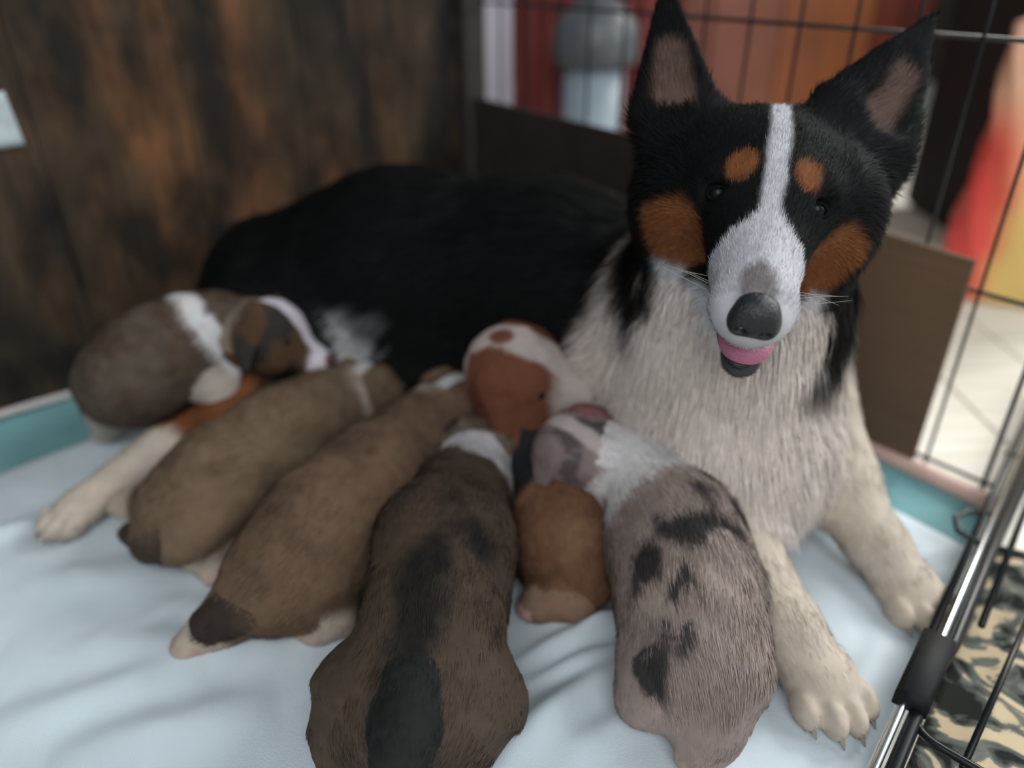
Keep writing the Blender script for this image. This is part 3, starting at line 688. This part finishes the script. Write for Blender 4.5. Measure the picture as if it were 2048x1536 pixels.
    for k in range(4):
        a = Hd(.019, .062-.006*(k % 4), -.030-.004*(k//2)); d = hx*1.0-hy*(.15+.1*(k % 3))+hz*(.28-.13*k)
        m_ = MB(); m_.tube([a, a+d*.018, a+d*.036+hz*(-.002*k)], [.00018, .00014, .00006], 5); m_.build('whisker', M_WHISK, body)
        a2 = Hd(-.019, .062-.006*(k % 4), -.030-.004*(k//2)); d = -hx*1.0-hy*(.15+.1*(k % 3))+hz*(.28-.13*k)
        m_ = MB(); m_.tube([a2, a2+d*.018, a2+d*.036+hz*(-.002*k)], [.00018, .00014, .00006], 5); m_.build('whisker', M_WHISK, body)
    return body
build_mother()

# ================================================================== PUPPIES
SABLE = np.array([.165, .098, .058]); DSAB = np.array([.095, .058, .036]); PINK = np.array([.52, .30, .27]); PWHITE = np.array([.62, .60, .61]); DARK = np.array([.020, .019, .018])
def build_puppy(label, spine, head, legs, tail, paint, ears=True, hs=1.0, extra=(), count=42000, nose=True, fl=.0095, es=1.0):
    """spine: (point, radius) from rump to neck; head: centre, aim, up; legs: lists of (point, radius) ending at a paw; tail likewise"""
    bd = Body(); sp = [(np.asarray(p, float), r) for p, r in spine]
    for (a, ra), (b, rb) in zip(sp[:-1], sp[1:]): bd.cone(a, b, ra, rb, .035, a-b, 'body')
    ax0 = nrm(sp[1][0]-sp[0][0]); sd0 = nrm(np.cross(ax0, UZ)); ax1 = nrm(sp[-1][0]-sp[-2][0]); sd1 = nrm(np.cross(ax1, UZ))
    for sg in (-1, 1):
        bd.ell(sp[0][0]+ax0*.012+sd0*sg*.62*sp[0][1]-UZ*.010, [ax0*.032, sd0*.020, UZ*.030], .02, -ax0, 'body')
        bd.ell(sp[-2][0]+sd1*sg*.60*sp[-2][1]-UZ*.008, [ax1*.022, sd1*.015, UZ*.027], .02, -ax1, 'body')
    for c, axes, tg_ in extra: bd.ell(c, axes, .022, sp[0][0]-sp[1][0], tg_)
    hc_, aim, up = [np.asarray(v, float) for v in head]; fy = nrm(aim-hc_); fx = nrm(np.cross(fy, up)); fz = np.cross(fx, fy)
    def hp(x, y, z): return hc_+(fx*x+fy*y+fz*z)*hs
    bd.cone(sp[-1][0], hc_, sp[-1][1], .027*hs, .02, sp[-1][0]-hc_, 'body')
    bd.ell(hc_, [fx*.033*hs, fy*.034*hs, fz*.029*hs], .015, -fy, 'head')
    bd.cone(hp(0, .018, -.007), hp(0, .044, -.011), .0185*hs, .0135*hs, .012, -fy, 'head')
    for sg in (-1, 1):
        bd.ell(hp(.017*sg, .012, -.012), [fx*.014*hs, fy*.016*hs, fz*.014*hs], .012, -fy, 'head')
        if ears:
            e0, e1 = hp(.025*sg, -.006, .020-.006*(1-es)*2), hp(.025*sg+.018*sg*es, .005, -.013)
            bd.cone(e0, e1, .016*hs*es, .006*hs, .004, e1-e0, 'ear', nrm(fx*sg*.75+fz*.6), 2.6)
    for lg in legs:
        lg = [(np.asarray(p, float), r) for p, r in lg]
        for (a, ra), (b, rb) in zip(lg[:-1], lg[1:]): bd.cone(a, b, ra, rb, .015, b-a, 'leg')
        e, r = lg[-1]; f = nrm((e-lg[-2][0])*np.array([1, 1, .3])); sd = nrm(np.cross(f, UZ))
        bd.ell(e, [f*.014, sd*.012, np.cross(sd, f)*.009], .006, f, 'foot')
        for o in (-.0085, -.003, .003, .0085): bd.ell(e+f*(.012-abs(o)*.4)+sd*o, [f*.006, sd*.0036, UZ*.005], .002, f, 'foot')
    tl = [(np.asarray(p, float), r) for p, r in tail]
    for (a, ra), (b, rb) in zip(tl[:-1], tl[1:]): bd.cone(a, b, ra, rb, .012, b-a, 'tail')
    V, Q, N = bd.mesh(.0026); V = V+N*(.0045*(fbm(V, 38, 2, 3)-.5)+.0018*(fbm(V, 120, 2, 4)-.5))[:, None]; V[:, 2] = np.maximum(V[:, 2], .0045); flow, tg = bd.flow(V)
    pts = np.array([p for p, r in sp]+[hc_]); seg = np.linalg.norm(np.diff(pts, axis=0), axis=1); cum = np.concatenate([[0], np.cumsum(seg)])/seg.sum()
    best = np.full(len(V), 9.); s = np.zeros(len(V)); off = np.zeros_like(V)
    for i in range(len(pts)-1):
        d, h = seg_d(V, pts[i], pts[i+1]); m = d < best; best[m] = d[m]; s[m] = (cum[i]+(cum[i+1]-cum[i])*h)[m]; off[m] = (V-pts[i]-h[:, None]*(pts[i+1]-pts[i]))[m]
    axis = nrm(pts[-2]-pts[0]); sdv = nrm(np.cross(axis, UZ)); side = (off@sdv)/np.maximum(best, 1e-4); upw = nrm(off)[:, 2]
    q = (V-hc_)/hs; g = dict(V=V, N=N, s=s, side=side, up=upw, tg=tg, hx=q@fx, hy=q@fy, hz=q@fz, n1=fbm(V, 70, 3, 1)-.5, n2=fbm(V, 28, 3, 2)-.5, n3=fbm(V, 50, 4, 6), raw=off@sdv, best=best, pawd=np.min([np.linalg.norm(V-np.asarray(l_[-1][0]), axis=1) for l_ in legs], 0))
    col = paint(g); col = np.where((tg == 'foot')[:, None] & (g.get('footcol', True)), mixc(col, PINK, .45*sst(.4, .6, g['n3'])+.1), col)
    L = np.full(len(V), fl); L[tg == 'head'] = .0042; L[tg == 'ear'] = .0035; L[tg == 'foot'] = .003; L[tg == 'leg'] = .0055; L[tg == 'tail'] = .008
    dens = np.ones(len(V)); dens[V[:, 2] < .01] *= .2; dens[(tg == 'head')] = 1.6
    dens[(g['hy'] > .052) & (tg == 'head')] = 0
    body = body_obj('puppy', V, Q, col*.85); tag(body, label, 'puppy', 'puppies nursing at the mother dog')
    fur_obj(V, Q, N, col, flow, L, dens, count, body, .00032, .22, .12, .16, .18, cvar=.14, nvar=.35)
    if nose:
        m_ = MB(); m_.ell(hp(0, .0565, -.006), [fx*.0075*hs, fy*.0045*hs, fz*.0055*hs], 14, 8); m_.build('nose', M_PNOSE, body)
    for sg in (-1, 1):
        c = hp(.0185*sg, .0235, .0075); m_ = MB(); m_.ell(c, [fx*.0042*hs, fy*.0046*hs, fz*.0036*hs], 12, 8); m_.build('eye', M_EYE, body)
    return body
def blend_leg(col, g, c): return np.where(np.isin(g['tg'], ['foot'])[:, None], np.asarray(c)[None, :]*np.ones_like(col), col)

# sable-brown puppy with white collar and blaze, on the left by the wooden board
def paint_left(g):
    n = len(g['s']); c = np.tile(np.array([.105, .080, .062]), (n, 1)); c = mixc(c, DSAB*.9, sst(.45, .65, g['n3'])*.6)
    h = np.isin(g['tg'], ['head', 'ear']); hc = np.tile(np.array([.085, .048, .026]), (n, 1))
    hc = mixc(hc, np.array([.032, .030, .026]), sst(.45, .6, g['n3'])); hc = mixc(hc, np.array([.33, .27, .21]), sst(-.012, -.022, g['hy']+g['n2']*.03)*.7*(g['hz'] > -.01))
    bl = sst(.0095, .0065, np.abs(g['hx'])+g['n1']*.004)*(g['hz'] > -.012)*sst(-.012, -.004, g['hy']); bl = np.maximum(bl, sst(.040, .047, g['hy'])*(g['hz'] > -.016))
    hc = mixc(hc, np.array([.72, .66, .72]), bl); c = np.where(h[:, None], hc, c)
    lg = np.isin(g['tg'], ['leg', 'foot']); c = np.where(lg[:, None], np.array([.46, .40, .35])[None, :], c)
    u_ = (g['V']-P(448, 690, .105))@nrm(P(455, 665, .12)-P(310, 718, .11))+.30*(g['V'][:, 2]-.105)
    m = sst(-.013, -.008, u_+g['n1']*.008)*sst(.013, .008, u_+g['n1']*.008)*np.isin(g['tg'], ['body', 'leg'])*(g['V'][:, 2] > .075); return mixc(c, PWHITE, m)
build_puppy('grey brown puppy with white collar and white face stripe beside the wooden wall',
    [(P(238, 765, .100), .036), (P(310, 718, .110), .042), (P(400, 685, .116), .039), (P(455, 665, .120), .033)],
    (P(540, 668, .126), P(700, 718, .110), (-.15, .15, 1)),
    [[(P(425, 720, .100), .026), (P(450, 785, .08), .019), (P(462, 835, .060), .013)], [(P(230, 790, .085), .03), (P(222, 830, .045), .018), (P(212, 868, .014), .011)],
     [(P(300, 760, .085), .028), (P(330, 805, .06), .018), (P(365, 820, .055), .011)]],
    [(P(200, 790, .08), .014), (P(175, 815, .05), .008)], paint_left, hs=1.14)

# two light sable puppies
def paint_sable(base, dark, seed):
    def f(g):
        n = len(g['s']); c = np.tile(base, (n, 1)); c = mixc(c, dark, sst(.42, .7, g['n3'])*.35)
        c = mixc(c, base*np.array([1.15, 1.2, 1.25]), sst(.35, .65, g['n2']+.5)*.4)
        h = np.isin(g['tg'], ['head', 'ear']); bl = sst(.008, .0055, np.abs(g['hx'])+g['n1']*.004)*(g['hz'] > -.01); bl = np.maximum(bl, sst(.036, .044, g['hy']))
        hc = mixc(np.tile(base*.85, (n, 1)), PWHITE*.85, bl); c = np.where(h[:, None], hc, c)
        col_m = sst(.86, .90, g['s']+g['n1']*.05)*sst(-.3, .2, g['up']*0+g['n2']*1.5+.05)*(g['tg'] == 'body'); c = mixc(c, np.array([.50, .42, .35]), col_m*.7)
        c = mixc(c, dark*.8, (g['tg'] == 'tail')*sst(.030, .050, g['best']+g['n1']*.01))
        c = mixc(c, np.array([.50, .42, .34]), (g['tg'] == 'leg')*sst(.034, .024, g['pawd']))
        return np.where((g['tg'] == 'foot')[:, None], np.array([.50, .40, .32])[None, :], c)
    return f
build_puppy('light brown puppy second from the left, lying across the mother\'s white hind leg',
    [(P(365, 1025, .044), .035), (P(450, 955, .052), .041), (P(565, 870, .058), .039), (P(660, 815, .066), .033)],
    (P(738, 775, .072), P(830, 720, .060), (0, -.2, 1)),
    [[(P(345, 1010, .032), .026), (P(300, 1012, .024), .017), (P(252, 1008, .020), .012)], [(P(400, 1080, .035), .030), (P(425, 1115, .018), .016), (P(432, 1140, .012), .010)],
     [(P(560, 800, .045), .02), (P(600, 770, .04), .014), (P(640, 750, .035), .010)]],
    [(P(345, 1085, .040), .015), (P(300, 1088, .030), .011), (P(255, 1068, .022), .007)], paint_sable(np.array([.175, .118, .076]), np.array([.07, .048, .035]), 1))
build_puppy('brown puppy in the middle of the row, its dark tail and pale foot pointing left',
    [(P(560, 1160, .045), .038), (P(645, 1070, .054), .045), (P(750, 960, .060), .042), (P(840, 870, .068), .034)],
    (P(905, 812, .076), P(1000, 800, .052), (-.1, -.3, 1)),
    [[(P(520, 1190, .035), .030), (P(450, 1235, .022), .018), (P(385, 1285, .013), .011)], [(P(640, 1180, .035), .032), (P(660, 1230, .018), .018), (P(640, 1250, .014), .012)],
     [(P(760, 860, .045), .02), (P(800, 820, .04), .014), (P(830, 790, .035), .010)]],
    [(P(520, 1200, .045), .018), (P(470, 1222, .036), .014), (P(418, 1248, .030), .009)], paint_sable(np.array([.160, .100, .064]), np.array([.055, .040, .032]), 2))

# dark sable puppy in front, seen from behind
def paint_dark(g):
    n = len(g['s']); c = np.tile(np.array([.082, .058, .043]), (n, 1)); c = mixc(c, np.array([.112, .078, .052]), sst(.45, .65, g['n3'])*.5)
    st_ = np.maximum.reduce([sst(1.25, .35, seg_d(g['V'], P(*a, .10), P(*b, .10))[0]/.018+g['n2']*1.3+g['n1']*1.0) for a, b in [((905, 1030), (855, 1130)), ((855, 1130), (835, 1230)), ((835, 1230), (810, 1380)), ((900, 1070), (960, 1090))]]); c = mixc(c, DARK*.8, st_*.92*(g['tg'] == 'body'))
    m = sst(.80, .83, g['s']+g['n1']*.05+.04*g['side'])*sst(.955, .93, g['s']+g['n1']*.03)*(g['tg'] == 'body'); c = mixc(c, PWHITE, m)
    h = np.isin(g['tg'], ['head', 'ear']); hc = mixc(np.tile(np.array([.16, .12, .095]), (n, 1)), np.array([.05, .038, .03]), sst(.42, .6, g['n3'])); c = np.where(h[:, None], hc, c)
    c = np.where((g['tg'] == 'tail')[:, None], np.array([.022, .025, .023])[None, :], c)
    return np.where((g['tg'] == 'foot')[:, None], np.array([.28, .17, .10])[None, :], c)
build_puppy('dark brown puppy with black back stripe and white collar, seen from behind',
    [(P(838, 1390, .055), .037), (P(868, 1240, .062), .041), (P(893, 1090, .066), .045), (P(930, 985, .068), .034)],
    (P(962, 905, .070), P(1010, 840, .050), (0, -.3, 1)),
    [[(P(720, 1400, .040), .034), (P(690, 1470, .026), .020), (P(685, 1525, .014), .012)], [(P(940, 1410, .040), .036), (P(915, 1480, .024), .020), (P(890, 1525, .014), .012)],
     [(P(1010, 1040, .03), .016), (P(1030, 1000, .02), .011)]],
    [(P(825, 1375, .078), .017), (P(803, 1470, .072), .016), (P(780, 1590, .055), .013)], paint_dark,
    extra=[(P(915, 1425, .040), [(.026, 0, 0), (0, .036, 0), (0, 0, .034)], 'body'), (P(762, 1435, .040), [(.026, 0, 0), (0, .036, 0), (0, 0, .032)], 'body')], count=52000)

# red and white puppy reaching up to the belly between the others
def paint_red(g):
    n = len(g['s']); red = np.array([.165, .082, .046]); c = np.tile(red, (n, 1)); c = mixc(c, np.array([.27, .15, .085]), sst(.45, .7, g['n3'])*.4)
    c = mixc(c, np.array([.016, .018, .020]), sst(.20, .27, g['s']+g['n1']*.05)*(g['tg'] == 'body')*sst(.80, .74, g['s']))
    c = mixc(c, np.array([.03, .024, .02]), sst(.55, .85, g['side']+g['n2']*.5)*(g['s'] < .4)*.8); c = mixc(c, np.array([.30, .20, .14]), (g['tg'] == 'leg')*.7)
    h = np.isin(g['tg'], ['head', 'ear']); hc = np.tile(np.array([.150, .056, .032]), (n, 1))
    bl = sst(.013, .009, np.abs(g['hx']+.004)+g['n1']*.006)*(g['hz'] > -.012); bl = np.maximum(bl, sst(.028, .038, g['hy']+g['n1']*.012)); bl = np.maximum(bl, sst(-.022, -.030, g['hy']))
    hc = mixc(hc, np.array([.46, .39, .36]), bl); sp_ = sst(1.2, .7, np.sqrt(((g['hx']+.003)/.007)**2+((g['hy']+.006)/.009)**2)); hc = mixc(hc, np.array([.16, .06, .035]), sp_*(g['hz'] > 0))
    c = np.where(h[:, None], hc, c); return np.where((g['tg'] == 'foot')[:, None], np.array([.50, .33, .28])[None, :], c)
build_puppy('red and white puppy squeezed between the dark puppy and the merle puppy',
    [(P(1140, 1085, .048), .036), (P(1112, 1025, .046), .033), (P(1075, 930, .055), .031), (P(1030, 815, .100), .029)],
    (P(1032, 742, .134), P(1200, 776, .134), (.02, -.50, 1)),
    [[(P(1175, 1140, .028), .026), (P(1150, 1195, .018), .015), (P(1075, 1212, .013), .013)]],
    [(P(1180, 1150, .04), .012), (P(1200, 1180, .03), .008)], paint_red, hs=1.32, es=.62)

# merle puppy in front of the mother's chest
def paint_merle(g):
    n = len(g['s']); base = np.array([.31, .245, .22]); c = np.tile(base, (n, 1)); c = mixc(c, np.array([.40, .31, .27]), sst(.4, .65, g['n2']+.5)*.6)
    sp_ = np.zeros(n)
    for px, py, zz, rr in [(1365, 1050, .11, .020), (1420, 1040, .10, .018), (1465, 1045, .09, .013), (1290, 1120, .10, .020), (1370, 1145, .11, .016), (1325, 1160, .11, .010), (1260, 1170, .09, .012), (1330, 1235, .10, .016), (1280, 1250, .09, .010), (1300, 1320, .075, .016), (1410, 945, .11, .008)]:
        d_ = np.linalg.norm((g['V']-P(px, py, zz))*np.array([1, 1, .6]), axis=1)/rr; sp_ = np.maximum(sp_, sst(1.15, .7, d_+(g['n3']-.5)*2.2+g['n1']*.8))
    c = mixc(c, np.array([.020, .022, .024]), sp_*.92)
    m = sst(.565, .605, g['s']+g['n1']*.12-1.5*np.clip(g['raw'], -.04, .04))*(g['tg'] == 'body'); c = mixc(c, np.array([.66, .63, .63]), m)
    c = mixc(c, np.array([.26, .21, .21]), sst(.64, .68, fbm(g['V'], 30, 3, 14))*m)
    h = np.isin(g['tg'], ['head', 'ear']); hc = np.tile(np.array([.235, .18, .175]), (n, 1)); hc = mixc(hc, np.array([.10, .08, .08]), sst(.52, .6, g['n3'])); hc = mixc(hc, np.array([.5, .42, .40]), np.maximum(sst(.008, .004, np.abs(g['hx'])+g['n1']*.004)*(g['hz'] > 0), sst(.034, .042, g['hy'])))
    c = np.where(h[:, None], hc, c); c = mixc(c, np.array([.22, .165, .160]), 1.*((g['tg'] == 'ear') & (g['hx'] < 0))); c = mixc(c, np.array([.20, .09, .09]), 1.*((g['tg'] == 'ear') & (g['hx'] >= 0)))
    c = mixc(c, np.array([.66, .62, .61]), np.isin(g['tg'], ['leg', 'foot'])*sst(.5, .6, g['s']))
    return np.where(((g['tg'] == 'foot') & (g['s'] < .5))[:, None], np.array([.42, .34, .28])[None, :], c)
build_puppy('grey merle puppy with black patches and white collar in front of the mother\'s white chest',
    [(P(1400, 1320, .052), .037), (P(1378, 1190, .062), .043), (P(1345, 1065, .070), .042), (P(1290, 950, .082), .036)],
    (P(1150, 903, .094), P(1050, 880, .071), (-.1, -.35, 1)),
    [[(P(1320, 1350, .040), .028), (P(1300, 1390, .03), .02), (P(1330, 1420, .018), .013)], [(P(1440, 1370, .040), .028), (P(1420, 1450, .024), .020), (P(1395, 1505, .014), .014)],
     [(P(1200, 980, .06), .022), (P(1165, 1000, .05), .017), (P(1140, 1000, .045), .012)]],
    [(P(1420, 1370, .05), .014), (P(1490, 1390, .03), .009)], paint_merle,
    count=60000, fl=.013, hs=1.06)
